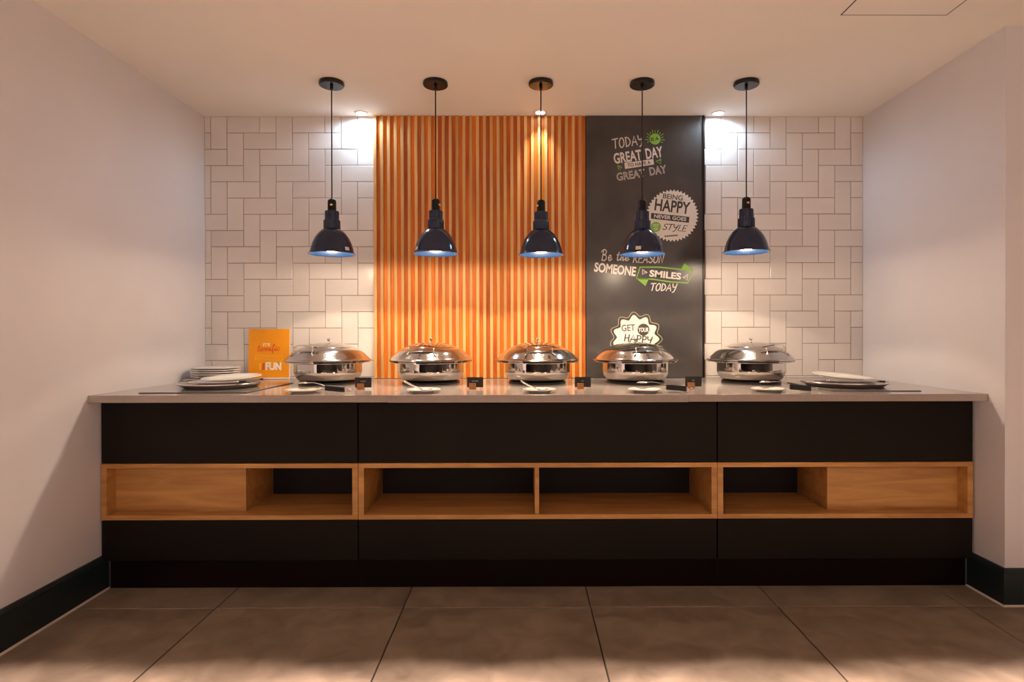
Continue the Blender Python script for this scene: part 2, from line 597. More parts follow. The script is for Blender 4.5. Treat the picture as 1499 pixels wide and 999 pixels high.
def word(vf, mat_, org, x1, h, ang=0, y=Y1, skew=0.0, zf=za, name='lettering'):
    vs, fs = vf
    o = zf(*org)
    uv = fit(vs, o[0], o[0] + x1 * Z, h * Z, o[1], R(ang), skew)
    return flat_obj(name, mat_, cb, uv, fs, y)


W_, D_, G_ = M['chalk_white'], M['chalk_dark'], M['chalk_green']
# slogan one
word(hand('TODAY', .12), W_, (262, 280), 210, 84, 9, skew=.02)
sun = za(540, 198)
flat_obj('sun_badge', G_, cb, *disc(sun[0], sun[1], 37 * Z), Y1)
rays = ([], [])
for k in range(13):
    a = R(-25 + k * 19)
    r1 = 64 if k % 2 else 56
    stroke(rays, [(sun[0] + math.cos(a) * 43 * Z, sun[1] + math.sin(a) * 43 * Z), (sun[0] + math.cos(a) * r1 * Z, sun[1] + math.sin(a) * r1 * Z)], 4.5 * Z)
flat_obj('sun_rays', G_, cb, *rays, Y1)
word(font_mesh('IS A', .03), D_, (513, 214), 54, 24, 9, Y2)
word(font_mesh('GREAT', .028), W_, (270, 365), 186, 72, 8.5)
word(font_mesh('DAY', .028), W_, (483, 333), 114, 72, 8.5)
flat_obj('banner', W_, cb, *poly([za(335, 357), za(529, 331), za(533, 367), za(340, 397)]), Y1)
word(font_mesh('TO HAVE A', .022), D_, (358, 386), 155, 24, 7.8, Y2)
for (a, b, c) in (((290, 374), (320, 384), (300, 404)), ((578, 330), (545, 346), (578, 362))):
    t = ([], [])
    stroke(t, [za(*a), za(*b), za(*c), za(*a)], 5 * Z)
    stroke(t, [((za(*a)[0] * 2 + za(*c)[0]) / 3, (za(*a)[1] * 2 + za(*c)[1]) / 3), za(*b)], 3 * Z)
    flat_obj('arrow', G_, cb, *t, Y1)
word(font_mesh('GREAT', .0, outline=.045), W_, (288, 478), 190, 54, 9)
word(font_mesh('DAY', .0, outline=.045), W_, (507, 441), 112, 54, 9)
# slogan two: toothed round badge
c = za(655, 707)
pts = []
NT = 44
for k in range(NT * 2):
    a = 2 * PI * k / (NT * 2)
    rr = (175 if k % 2 else 160) * Z
    pts.append((c[0] + rr * math.cos(a), c[1] + rr * math.sin(a)))
flat_obj('round_badge', W_, cb, *fan(pts, c), Y1)
word(font_mesh('BEING', .012), D_, (591, 592), 132, 34, -7, Y2)
word(font_mesh('HAPPY', .025), D_, (534, 672), 236, 80, -6.5, Y2)
flat_obj('banner', D_, cb, *poly([za(514, 689), za(768, 716), za(765, 755), za(512, 727)]), Y2)
word(font_mesh('NEVER GOES', .025), W_, (532, 722), 215, 25, -6, Y3)
flat_obj('green_disc', G_, cb, *disc(*za(545, 782), 34 * Z), Y2)
word(font_mesh('OUT', .03), W_, (527, 779), 36, 17, -4, Y3)
word(font_mesh('OF', .03), W_, (533, 803), 24, 17, -4, Y3)
word(hand('STYLE', .13), D_, (582, 810), 158, 54, -5, Y2, skew=.25)
word(hand('~~~~~~', .1, -.02), D_, (602, 852), 92, 14, 5, Y2)
# slogan three
word(hand('Be', .11), W_, (175, 192), 80, 82, -2, skew=.05, zf=zb)
word(hand('the', .11), W_, (278, 190), 90, 66, -2, skew=.1, zf=zb)
word(hand('REASON', .14), W_, (388, 205), 205, 62, -1, skew=.15, zf=zb)
word(font_mesh('SOMEONE', .03), W_, (132, 262), 278, 64, -6.5, zf=zb)
word(font_mesh('SMILES', .035), W_, (500, 295), 212, 46, -6, zf=zb)
rb = ([], [])
stroke(rb, [zb(440, 232), zb(560, 232), zb(700, 246), zb(793, 254), zb(757, 338), zb(640, 330), zb(520, 312), zb(415, 308), zb(440, 232)], 8 * Z)
flat_obj('ribbon', G_, cb, *rb, Y1)
flat_obj('ribbon_fold', G_, cb, *poly([zb(712, 246), zb(735, 206), zb(795, 254)]), Y1)
flat_obj('ribbon_fold', G_, cb, *poly([zb(415, 308), zb(497, 310), zb(475, 358)]), Y1)
for (a, b, c2) in (((456, 248), (488, 268), (454, 280)), ((758, 282), (724, 300), (754, 318))):
    t = ([], [])
    stroke(t, [zb(*a), zb(*b), zb(*c2), zb(*a)], 4.5 * Z)
    stroke(t, [((zb(*a)[0] + zb(*c2)[0]) / 2, (zb(*a)[1] + zb(*c2)[1]) / 2), zb(*b)], 3 * Z)
    flat_obj('arrow', W_, cb, *t, Y1)
word(hand('TODAY', .16), W_, (500, 402), 180, 66, -1, skew=.16, zf=zb)
# slogan four: wavy star badge
c = zb(412, 705)


def wavy(r, amp): return [(c[0] + (r + amp * math.cos(11 * a + .5)) * Z * math.cos(a), c[1] + (r + amp * math.cos(11 * a + .5)) * Z * math.sin(a)) for a in [2 * PI * k / 176 for k in range(176)]]


flat_obj('star_badge', W_, cb, *fan(wavy(141, 14), c), Y1)
for rr in (151, 161):
    t = ([], [])
    p = wavy(rr, 14)
    stroke(t, p + [p[0], p[1]], 3.2 * Z)
    flat_obj('star_outline', mat('print_olive', (.50, .46, .26), .6) if rr > 155 else D_, cb, *t, Y1)
word(font_mesh('GET', .012), D_, (317, 660), 90, 44, 3, Y2, zf=zb)
flat_obj('dark_disc', D_, cb, *disc(*zb(462, 648), 40 * Z), Y2)
word(font_mesh('YOUR', .03), W_, (427, 664), 70, 30, 0, Y3, zf=zb)
word(hand('HAPPY', .15), D_, (330, 738), 190, 64, -6, Y2, zf=zb)

# ------------------------------------------------------------------ counter
ZC, TH = .9060, .0335
wt = thing('worktop', 'long beige quartz worktop with two seams over the dark cabinets', 'worktop', (0, 0, 0))
for (a, b, dy, dz) in ((XL, -.6025, 0, .0006), (-.6015, .7425, -.004, -.0004), (.7435, XR, .001, .0010)):
    box('worktop_slab', M['worktop'], wt, a, b, -.985 + dy, 0.0, ZC - TH + dz, ZC + dz if False else ZC, bevel=.002)

pl = thing('plinth', 'long recessed dark brown plinth along the floor under the cabinets', 'plinth', (0, 0, 0))
for (a, b) in ((-1.915, -.757), (-.756, .8955), (.8965, 2.068)):
    box('plinth_board', M['plinth'], pl, a, b, -.877, -.859, 0, .136)

FY = -.910
CB = -.02
NZ0, NZ1, BT = .3255, .5845, .0215


def cabinet(x0, x1, label, kind):
    c = thing('counter_cabinet', label, 'cabinet', (0, 0, 0), group='dark cabinets under the worktop')
    g = .0018
    box('drawer_front', M['front'], c, x0 + g, x1 - g, FY, FY + .019, NZ1 + .003, ZC - TH - .006, bevel=.001, seg=1)
    box('lower_front', M['front'], c, x0 + g, x1 - g, FY, FY + .019, .138, NZ0 - .003, bevel=.001, seg=1)
    # dark carcass behind the fronts
    box('carcass', M['carcass'], c, x0 + g, x1 - g, FY + .022, CB, NZ1 + .001, ZC - TH - .001)
    box('base_carcass', M['carcass'], c, x0 + g, x1 - g, FY + .022, CB, .138, NZ0 - .001)
    y0, yb = FY - .002, FY + .37
    s = .026
    box('niche_top', M['oak'], c, x0, x1, y0, yb, NZ1 - BT, NZ1, bevel=.0008, seg=1)
    box('niche_shelf', M['oak'], c, x0, x1, y0, yb, NZ0, NZ0 + BT, bevel=.0008, seg=1)
    box('niche_side', M['oak'], c, x0, x0 + s, y0 + .0003, yb, NZ0 + BT, NZ1 - BT, bevel=.0008, seg=1)
    box('niche_side', M['oak'], c, x1 - s, x1, y0 + .0003, yb, NZ0 + BT, NZ1 - BT, bevel=.0008, seg=1)
    zi0, zi1 = NZ0 + BT, NZ1 - BT
    if kind == 'open':
        box('niche_divider', M['oak'], c, .0555, .0755, y0 + .012, yb, zi0, zi1, bevel=.0008, seg=1)
        box('niche_back', M['carcass'], c, x0 + s, x1 - s, yb - .006, yb, zi0, zi1)
    elif kind == 'left':
        box('closed_panel', M['oak'], c, x0 + s, -1.2985, FY + .060, FY + .078, zi0, zi1)
        box('niche_divider', M['oak'], c, -1.3165, -1.2985, FY + .078, yb, zi0, zi1)
        box('niche_back', M['carcass'], c, -1.2985, x1 - s, yb - .006, yb, zi0, zi1)
    else:
        box('closed_panel', M['oak'], c, 1.4345, x1 - s, FY + .060, FY + .078, zi0, zi1)
        box('niche_divider', M['oak'], c, 1.4345, 1.4525, FY + .078, yb, zi0, zi1)
        box('niche_back', M['carcass'], c, x0 + s, 1.4345, yb - .006, yb, zi0, zi1)
    return c


cabinet(-1.9345, -.7575, 'dark cabinet by the left wall, closed oak panel left in its niche', 'left')
cabinet(-.7555, .8955, 'wide middle dark cabinet with open oak niche split by one divider', 'open')
cabinet(.8975, 2.0785, 'dark cabinet by the right pier, closed oak panel right in its niche', 'right')
tag(box('filler_strip', M['front'], None, 2.0800, XR, FY + .03, FY + .05, .138, ZC - TH - .001), 'thin dark filler strip between right cabinet and right pier', 'filler strip')


# ------------------------------------------------------------------ pendant heat lamps
LY = -.500


def pendant(x, rim_z, label, rot, sticker=None, tilt=(0, 0), first=True):
    t = thing('pendant_lamp', label, 'lamp', (x, LY, 0), 0, 'pendant lamps over the buffet')
    can = MB().lathe([(0, H - .002), (.064, H - .001), (.066, H - .012), (.064, H - .019), (.060, H - .022), (0, H - .022)], 40).build('canopy', M['bronze'], t)
    smooth_angle(can)
    nut = MB().lathe([(0, H - .021), (.007, H - .021), (.009, H - .028), (.007, H - .040), (0, H - .042)], 16).build('cord_grip', M['black_metal'], can, smooth=True)
    nz = rim_z
    MB().tube([(0, 0, H - .04), (0, 0, nz + .285)], .0033, 10).build('cord', M['cord'], t, smooth=True)
    piv = (0, 0, nz)
    # socket: short black block with a round switch
    so = smooth_angle(MB().lathe([(0, .290), (.012, .290), (.020, .284), (.022, .278), (.022, .222), (0, .222)], 24, piv).build('socket', M['black_metal'], t))
    ang = rot
    sx, sy = math.sin(ang) * .022, -math.cos(ang) * .022
    key = MB().lathe([(0, -.004), (.0075, -.004), (.0085, 0), (.005, .008), (0, .009)], 14).build('switch_key', M['brass'], so, smooth=True)
    key.location = (sx, sy, nz + .256)
    key.rotation_euler = (R(90), 0, ang)
    # fluted neck of two tiers
    mb = MB()
    seg = 72
    prof = [(.034, .226), (.036, .223), (.036, .180), (.041, .178), (.043, .174), (.043, .134), (.040, .128)]
    vs, fs = [], []
    for r_, z_ in prof:
        for k in range(seg):
            a = 2 * PI * k / seg
            rr = r_ - (.0022 if k % 6 in (0, 1) else 0)
            vs.append((rr * math.cos(a), rr * math.sin(a), nz + z_))
    for i in range(len(prof) - 1):
        for k in range(seg):
            fs.append((i * seg + k, i * seg + (k + 1) % seg, (i + 1) * seg + (k + 1) % seg, (i + 1) * seg + k))
    fs.append(tuple(range(seg)))
    mb.add(vs, fs)
    smooth_angle(mb.build('neck', M['navy_neck'], t), 30)
    # shade outside
    out = [(.036, .134), (.043, .131), (.055, .123), (.072, .106), (.088, .083), (.101, .054), (.109, .026), (.113, .007), (.1165, .002), (.1195, .0)]
    sh = smooth_angle(MB().lathe(out, 64, piv).build('shade', M['navy'], t), 60)
    inn = [(r_ - .0018, z_ - .001) for r_, z_ in out]
    smooth_angle(MB().lathe(list(reversed(inn)), 64, piv).build('shade_lining', M['blue_in'], sh), 60)
    MB().lathe([(.1195 + .0016 * math.cos(a), .0 + .0016 * math.sin(a)) for a in [2 * PI * k / 8 for k in range(8)]], 64, piv, True).build('rim', M['navy'], sh, smooth=True)
    # bulb: reflector bulb with a frosted face
    smooth_angle(MB().lathe([(0, .118), (.014, .116), (.017, .090), (.030, .060), (.040, .036), (.0405, .030)], 32, piv).build('bulb', M['china'], t), 50)
    MB().lathe([(.0405, .030), (.038, .021), (.028, .014), (.014, .0105), (0, .0095)], 32, piv).build('bulb_face', M['bulb_face'], t, smooth=True)
    if sticker is not None:
        a0 = sticker
        vs, fs = [], []
        for i in range(6):
            a = a0 + (i - 2.5) * .05
            for zz, rr in ((.012, .1135), (.030, .1093)):
                vs.append((math.sin(a) * rr, -math.cos(a) * rr, nz + zz))
        for i in range(5):
            fs.append((2 * i, 2 * i + 2, 2 * i + 3, 2 * i + 1))
        MB().add(vs, fs).build('sticker', M['sticker'], sh)
    ld = bpy.data.lights.new('bulb_light', 'SPOT')
    ld.energy = PENDANT_W
    ld.color = PENDANT_COL
    ld.spot_size = R(126)
    ld.spot_blend = .14
    ld.shadow_soft_size = .028
    lo = bpy.data.objects.new('bulb_light', ld)
    COL.objects.link(lo)
    lo.parent = t
    lo.location = (0, 0, nz + .0075)
    lg = bpy.data.lights.new('bulb_spill', 'POINT')
    lg.energy = PENDANT_GLOW_W
    lg.color = PENDANT_COL
    lg.shadow_soft_size = .02
    lo = bpy.data.objects.new('bulb_spill', lg)
    COL.objects.link(lo)
    lo.parent = t
    lo.location = (0, 0, nz + .0070)
    return t


pendant(-1.004, 1.6010, 'blue pendant heat lamp nearest the left wall, sticker on its right edge', .2, 1.05)
pendant(-.457, 1.6020, 'blue pendant heat lamp second from the left wall, sticker on its left', 1.2, -.95)
pendant(.0990, 1.5960, 'blue pendant heat lamp hanging at the middle, no sticker in view', -1.0)
pendant(.6340, 1.5975, 'blue pendant heat lamp hanging before the chalkboard, sticker on its front', 2.6, -.38)
pendant(1.1850, 1.6095, 'blue pendant heat lamp nearest the right pier, brass switch in front', .0)


# ------------------------------------------------------------------ recessed downlights at the wall
def downlight(x, y, label, col, watt, size=84, blend=1.0, spill=0):
    t = thing('ceiling_downlight', label, 'downlight', (x, y, H), 0, 'recessed ceiling downlights')
    smooth_angle(MB().lathe([(.026, -.0005), (.026, -.004), (.030, -.007), (.038, -.005), (.041, -.0005)], 32).build('trim_ring', M['white_plastic'], t))
    MB().lathe([(.026, -.0035), (0, -.0035)], 32).build('lens', M['led'], t)
    ld = bpy.data.lights.new('downlight_beam', 'SPOT')
    ld.energy = watt
    ld.color = col
    ld.spot_size = R(size)
    ld.spot_blend = blend
    ld.shadow_soft_size = .022
    lo = bpy.data.objects.new('downlight_beam', ld)
    COL.objects.link(lo)
    lo.parent = t
    lo.location = (0, 0, -.012)
    if spill:
        ls = bpy.data.lights.new('downlight_spill', 'SPOT')
        ls.energy = spill
        ls.color = col
        ls.spot_size = R(176)
        ls.spot_blend = .5
        ls.shadow_soft_size = .022
        lo = bpy.data.objects.new('downlight_spill', ls)
        COL.objects.link(lo)
        lo.parent = t
        lo.location = (0, 0, -.016)


downlight(-.966, -.062, 'small round ceiling downlight above the left tiles beside the wood panel', DOWN_COL, DOWN_W, spill=DOWN_SPILL_W)
downlight(.1090, -.075, 'small round ceiling downlight above the middle of the wood panel', (1.0, .93, .80), 9.0, size=76)
downlight(1.179, -.062, 'small round ceiling downlight above the right tiles beside the chalkboard', DOWN_COL, DOWN_W, spill=DOWN_SPILL_W)


# added, unseen downlight rows: they brighten the front floor and bounce onto the ceiling
for k, lab in enumerate(('nearest', 'second from', 'third from', 'fourth from', 'fifth from', 'sixth from', 'seventh from', 'eighth from', 'farthest from')):
    downlight(-1.62 + k * .60, -2.60, 'added ceiling downlight, unseen above the viewer, %s the left wall' % lab, FILL_COL, FILL_DOWN_W * .54, 49, .2)
for k, lab in enumerate(('left', 'middle', 'right')):
    downlight(-.8 + k * 1.5, -4.6, 'added ceiling downlight, unseen far behind the viewer, %s' % lab, FILL_COL, FILL_DOWN_W * .6, 60, .6)


# globe lamps added out of view behind the viewer as soft fill light
def globe(x, y, z, label):
    t = thing('fill_globe', label, 'lamp', (x, y, z), 0)
    smooth_angle(MB().lathe([(.055, H - z - .0005), (.058, H - z - .018), (.0, H - z - .022)], 32).build('canopy', M['black_metal'], t))
    MB().tube([(0, 0, H - z - .02), (0, 0, .245)], .004, 8).build('cord', M['cord'], t)
    smooth_angle(MB().lathe([(0, .25), (.03, .25), (.035, .21), (0, .205)], 24).build('cap', M['black_metal'], t))
    MB().lathe([(.22 * math.sin(PI * k / 24), .22 * -math.cos(PI * k / 24)) for k in range(25)], 40).build('glass_globe', M['fill_globe_glow'], t, smooth=True)


globe(-.9, -4.9, 1.75, 'added white fill globe hanging unseen behind the viewer, left')
globe(.7, -5.3, 1.75, 'added white fill globe hanging unseen behind the viewer, middle')
globe(2.3, -4.9, 1.75, 'added white fill globe hanging unseen behind the viewer, right')


# ------------------------------------------------------------------ chafing dishes
DY = -.335


def chafing_dish(x, rz, label, hook):
    t = thing('chafing_dish', label, 'chafing dish', (x, DY, ZC), rz, 'chafing dishes on the worktop')
    MB().lathe([(0, .003), (.150, .003), (.152, .0), (.158, .0), (.158, .010), (.150, .012), (0, .012)], 64).build('base_ring', M['black_plastic'], t)
    smooth_angle(MB().lathe([(0, .012), (.140, .012), (.153, .018), (.165, .028), (.1745, .042), (.1795, .056), (.1812, .063), (.1815, .0665), (.1815, .080), (.1815, .100), (.1815, .112), (.186, .116), (.186, .119), (.175, .119)], 72).build('body', M['steel'], t), 40)
    smooth_angle(MB().lathe([(.178, .116), (.222, .116), (.2265, .1185), (.2265, .1225), (.222, .125), (.178, .125)], 72, closed=True).build('rim', M['steel'], t), 40)
    lid = smooth_angle(MB().lathe([(.2300, .126), (.2335, .1275), (.2335, .1305), (.2290, .1330), (.2255, .1345), (.2175, .1420), (.2070, .1530), (.1950, .1655), (.1800, .1785), (.1650, .1880), (.1500, .1945), (.1420, .1970), (.1400, .1995), (.1340, .2020), (.1180, .2085), (.0950, .2160), (.0650, .2220), (.0300, .2253), (0, .226)], 80).build('lid', M['steel_lid'], t), 40)
    smooth_angle(MB().lathe([(0, .225), (.006, .225), (.0045, .231), (.004, .234), (.0085, .240), (.009, .245), (.006, .250), (0, .251)], 20).build('knob', M['steel'], lid), 60)
    # handle: a crescent grip plate standing off the lid's front on two bent wire legs
    n = 29
    vs, fs = [], []
    for i in range(n):
        s = -1 + 2 * i / (n - 1)
        a = s * .48
        q = 1 - s * s
        ro = .188 + .004 * q
        ri = ro - .004 - .020 * q
        for rr, zz in ((ro, .1985 + .012 * q), (ri, .2000 + .0150 * q), (ri, .2025 + .0160 * q), (ro, .2018 + .013 * q)):
            vs.append((math.sin(a) * rr, -math.cos(a) * rr, zz))
    for i in range(n - 1):
        for k in range(4):
            fs.append((i * 4 + k, i * 4 + (k + 1) % 4, (i + 1) * 4 + (k + 1) % 4, (i + 1) * 4 + k))
    fs += [(0, 1, 2, 3), ((n - 1) * 4, (n - 1) * 4 + 1, (n - 1) * 4 + 2, (n - 1) * 4 + 3)]
    smooth_angle(MB().add(vs, fs).build('handle_plate', M['steel'], lid), 50)
    for s in (-1, 1):
        a = s * .36
        p = lambda r_, z_, da=0: (math.sin(a + da) * r_, -math.cos(a + da) * r_, z_)
        MB().tube([p(.178, .2000), p(.1875, .1975), p(.1905, .188), p(.1900, .177, -s * .012), p(.1965, .170, -s * .008), p(.203, .163, s * .02), p(.2075, .154, s * .05)], .0030, 8).build('handle_wire', M['steel'], lid, smooth=True)
    # hinge block at the back and a small roll stop beside it
    hb = MB().box(-.035, .035, .205, .240, .098, .140).build('hinge', M['steel_satin'], t, bevel=.004)
    if hook:
        a = hook
        MB().tube([(math.sin(a) * .219, -math.cos(a) * .219, .138), (math.sin(a) * .232, -math.cos(a) * .232, .134), (math.sin(a) * .236, -math.cos(a) * .236, .124), (math.sin(a) * .228, -math.cos(a) * .228, .116)], .004, 8).build('lid_clip', M['steel'], t, smooth=True)
    return t


chafing_dish(-1.0787, R(-27), 'round steel chafing dish beside the orange sign, lid handle turned left', 0)
chafing_dish(-.5089, R(-8), 'round steel chafing dish before the left half of the wood panel', 0)
chafing_dish(.0818, R(3), 'round steel chafing dish before the wood panel, nearest the chalkboard', R(95))
chafing_dish(.6278, R(11), 'round steel chafing dish standing before the dark chalkboard', 0)
chafing_dish(1.2717, R(24), 'round steel chafing dish before the right tiles, lid handle turned right', R(-118))


# ------------------------------------------------------------------ saucers, spoons and tongs
def plate_prof(r, h, foot):
    return [(0, .003), (foot - .006, .003), (foot - .005, 0), (foot, 0), (foot + .002, .003), (r * .82, h * .62), (r - .002, h - .0045), (r, h - .003), (r, h), (r - .003, h + .0008), (r * .80, h * .72), (foot, .0065), (0, .006)]


sau_me = MB().lathe(plate_prof(.080, .016, .046), 48).mesh('saucer')
for (x, y, lab) in ((-1.024, -.872, 'small white saucer holding tongs before the leftmost chafing dish'),
                    (-.463, -.868, 'small white saucer holding a spoon, left of the middle chafing dish'),
                    (.079, -.872, 'small white saucer holding a spoon before the middle chafing dish'),
                    (.572, -.876, 'small white saucer holding tongs before the chalkboard chafing dish'),
                    (1.155, -.860, 'small white saucer holding tongs before the rightmost chafing dish')):
    o = link('saucer', sau_me, M['china'], None)
    o.location = (x, y, ZC)
    tag(smooth_angle(o, 50), lab, 'saucer', 'white saucers in front of the dishes')


def spoon(x, y, label):
    t = thing('serving_spoon', label, 'spoon', (x, y, ZC), 0, 'spoons resting on saucers')
    # bowl
    vs, fs = [], []
    nu, nv = 16, 6
    cx, cz = .005, .009
    for j in range(nv + 1):
        for i in range(nu):
            a = 2 * PI * i / nu
            rr = j / nv
            vs.append((cx + .034 * rr * math.cos(a), .022 * rr * math.sin(a), cz + .008 * rr * rr + (.006 if rr == 1 and math.cos(a) < -.9 else 0)))
    for j in range(nv):
        for i in range(nu):
            fs.append((j * nu + i, j * nu + (i + 1) % nu, (j + 1) * nu + (i + 1) % nu, (j + 1) * nu + i))
    b = MB().add(vs, fs).build('bowl', M['steel_satin'], t, smooth=True)
    b.modifiers.new('thick', 'SOLIDIFY').thickness = .0015
    # handle rising to the left over the saucer's rim
    pts = [(-.026, 0, .018), (-.044, -.004, .026), (-.064, -.010, .037), (-.088, -.016, .051), (-.094, -.017, .054)]
    wd = [.004, .005, .007, .0095, .006]
    vs, fs = [], []
    for p, w_ in zip(pts, wd):
        for dy, dz in ((-w_, -.001), (w_, .0005), (w_, .0025), (-w_, .001)):
            vs.append((p[0], p[1] + dy * .9, p[2] + dz + dy * .35))
    for i in range(len(pts) - 1):
        for k in range(4):
            fs.append((i * 4 + k, i * 4 + (k + 1) % 4, i * 4 + 4 + (k + 1) % 4, i * 4 + 4 + k))
    fs += [(0, 1, 2, 3), (16, 17, 18, 19)]
    MB().add(vs, fs).build('handle', M['steel_satin'], t, bevel=.0008)
    return t


spoon(-.457, -.868, 'steel spoon on the saucer left of the middle chafing dish')
spoon(.085, -.872, 'steel spoon on the saucer before the middle chafing dish')


def tongs(x, y, rz, label):
    t = thing('serving_tongs', label, 'tongs', (x, y, ZC), rz, 'black gripped tongs on saucers')

    def strip(name, pts, wds, th, mat_, par):
        vs, fs = [], []
        for (px, pz), w_ in zip(pts, wds):
            vs += [(px, -w_, pz), (px, w_, pz), (px, w_, pz + th), (px, -w_, pz + th)]
        n = len(pts)
        for i in range(n - 1):
            for k in range(4):
                fs.append((i * 4 + k, i * 4 + (k + 1) % 4, i * 4 + 4 + (k + 1) % 4, i * 4 + 4 + k))
        fs += [(0, 1, 2, 3), ((n - 1) * 4, (n - 1) * 4 + 1, (n - 1) * 4 + 2, (n - 1) * 4 + 3)]
        return MB().add(vs, fs).build(name, mat_, par, bevel=.0006, seg=1)
    # lower and upper arm from head (left, on the saucer) to the spring end (right)
    lo = [(.000, .0205), (.03, .0225), (.06, .0215), (.10, .016), (.15, .011), (.19, .009), (.205, .009)]
    up = [(.000, .046), (.03, .046), (.06, .040), (.10, .028), (.15, .0235), (.19, .0215), (.205, .019)]
    wd = [.012, .010, .006, .006, .007, .007, .005]
    for pts, nm in ((lo, 'lower_arm'), (up, 'upper_arm')):
        arm = strip(nm, pts, wd, .0018, M['steel_satin'], t)
        za_, zb_ = pts[3][1], pts[5][1]
        vs = []
        mbg = MB()
        for (px, pz) in ((.090, pts[3][1] + .001), (.182, pts[5][1] + .0005)):
            vs += [(px, -.010, pz - .0055), (px, .010, pz - .0055), (px, .010, pz + .0072), (px, -.010, pz + .0072)]
        mbg.add(vs, [(0, 1, 2, 3), (4, 5, 6, 7), (0, 1, 5, 4), (1, 2, 6, 5), (2, 3, 7, 6), (3, 0, 4, 7)]).build('grip', M['black_plastic'], arm, bevel=.002)
    # scalloped heads: wavy looped rim and shallow bowl
    for z0, s in ((.0165, 1), (.050, -1)):
        n = 28
        ring = []
        for k in range(n + 1):
            a = 2 * PI * k / n
            rr = 1 + .09 * math.cos(7 * a)
            ring.append((-.020 + .027 * rr * math.cos(a), .021 * rr * math.sin(a), z0 + s * .006))
        mbh = MB()
        vs = ring[:-1] + [(-.020 + (p[0] + .020) * .55, p[1] * .55, z0 + .0005 * s) for p in ring[:-1]] + [(-.020, 0, z0)]
        fs = []
        for k in range(n):
            k2 = (k + 1) % n
            fs.append((k, k2, n + k2, n + k)); fs.append((n + k, n + k2, 2 * n))
        mbh.add(vs, fs)
        h = mbh.build('scalloped_head', M['steel_satin'], t, smooth=True)
        h.modifiers.new('thick', 'SOLIDIFY').thickness = .0014
    # spring end
    MB().tube([(.203, 0, .010), (.212, 0, .0105), (.2155, 0, .0145), (.212, 0, .0185), (.203, 0, .019)], .003, 8).build('spring_end', M['steel_satin'], t, smooth=True)
    return t


tongs(-1.003, -.868, R(-9), 'tongs with black grips on the saucer before the leftmost chafing dish')
tongs(.580, -.872, R(-2), 'tongs with black grips on the saucer before the chalkboard chafing dish')
tongs(1.160, -.858, R(-8), 'tongs with black grips on the saucer before the rightmost chafing dish')


# ------------------------------------------------------------------ name cards on wood blocks
def card(x, y, tilt, label, nb):
    t = thing('name_card', label, 'name card', (x, y, ZC), R(tilt), 'black dish name cards')
    mb = MB()
    mb.box(-.0165, .0165, -.014, -.0018, 0, .0290)
    mb.box(-.0165, .0165, .0018, .014, 0, .0290)
    mb.box(-.0165, .0165, -.0018, .0018, 0, .008)
    mb.build('wood_block', M['block_wood'], t)
    cd = box('card', M['card'], t, -.040, .040, -.0009, .0009, .0085, .0585)
    cd.location = (.012, 0, 0)
    m = ([], [])
    # illegible small print
    for k in range(nb):
        x0 = -.0022 * nb + k * .0044
        stroke(m, [(x0, .038), (x0 + .0005, .0425), (x0 + .0022, .0385), (x0 + .0030, .0425)], .0009)
    stroke(m, [(-.0022 * nb, .0365), (.0022 * nb, .0365)], .0007)
    flat_obj('lettering', M['chalk_white'], cd, m[0], m[1], -.0013)
    return t


card(-.800, -.700, 3, 'black name card beside the leftmost chafing dish, over tongs', 6)
card(-.2470, -.700, 1, 'black name card between the two chafing dishes before wood panel', 7)
card(.2860, -.700, -2, 'black name card between the middle and the chalkboard chafing dish', 3)
card(.8400, -.680, -6, 'slightly turned black name card beside the rightmost chafing dish', 3)

# ------------------------------------------------------------------ orange sign at the back
sg = thing('orange_sign', 'upright orange print sign against tiles beside the leftmost chafing dish', 'sign', (-1.5405, -.030, ZC), 0)
sg.rotation_euler = (R(-2.5), 0, 0)
box('holder', M['acrylic'], sg, -.1235, .1275, .000, .004, .004, .3050, bevel=.001)
box('holder_foot', M['acrylic'], sg, -.1235, .1275, -.030, .006, .0, .005, bevel=.001)
pr_ = box('print', M['sign'], sg, -.1230, .1235, -.0016, -.0002, .010, .3045)
F = .2465 / 600.0                                 # metres per unit of the sign drawing (600 units wide)


def sx_(u): return -.1230 + (u - 145) * F
def sz_(v): return .3045 - (v - 120) * F


def sword(vf, m_, u0, base, wdt, h, ang=0, skew=0):
    uv = fit(vf[0], sx_(u0), sx_(u0) + wdt * F, h * F, sz_(base), R(ang), skew)
    flat_obj('lettering', m_, pr_, uv, vf[1], -.0022)


sword(font_mesh("IT'S", .02), M['sign_white'], 356, 378, 100, 46)
sword(hand('terrific', .13, .02), M['sign_dark'], 268, 490, 340, 140, 2, .1)
t_ = ([], [])
stroke(t_, [(sx_(a), sz_(b)) for a, b in catmull([(240, 515), (330, 508), (440, 520), (560, 524), (648, 512), (632, 545), (645, 580), (560, 582), (440, 575), (330, 562), (238, 575), (254, 545), (240, 515)], 4)], 7 * F)
stroke(t_, [(sx_(a), sz_(b)) for a, b in catmull([(270, 542), (380, 536), (500, 553), (615, 548)], 5)], 5 * F)
flat_obj('banner', M['sign_yellow'], pr_, t_[0], t_[1], -.0022)
sword(font_mesh('I', .03), M['sign_yellow'], 306, 724, 26, 100)
flat_obj('lettering', M['sign_dark'], pr_, *poly([(sx_(348), sz_(726)), (sx_(348), sz_(628)), (sx_(384), sz_(622)), (sx_(384), sz_(726))]), -.0022)
sword(font_mesh('FUN', .05), M['sign_white'], 398, 732, 234, 118)


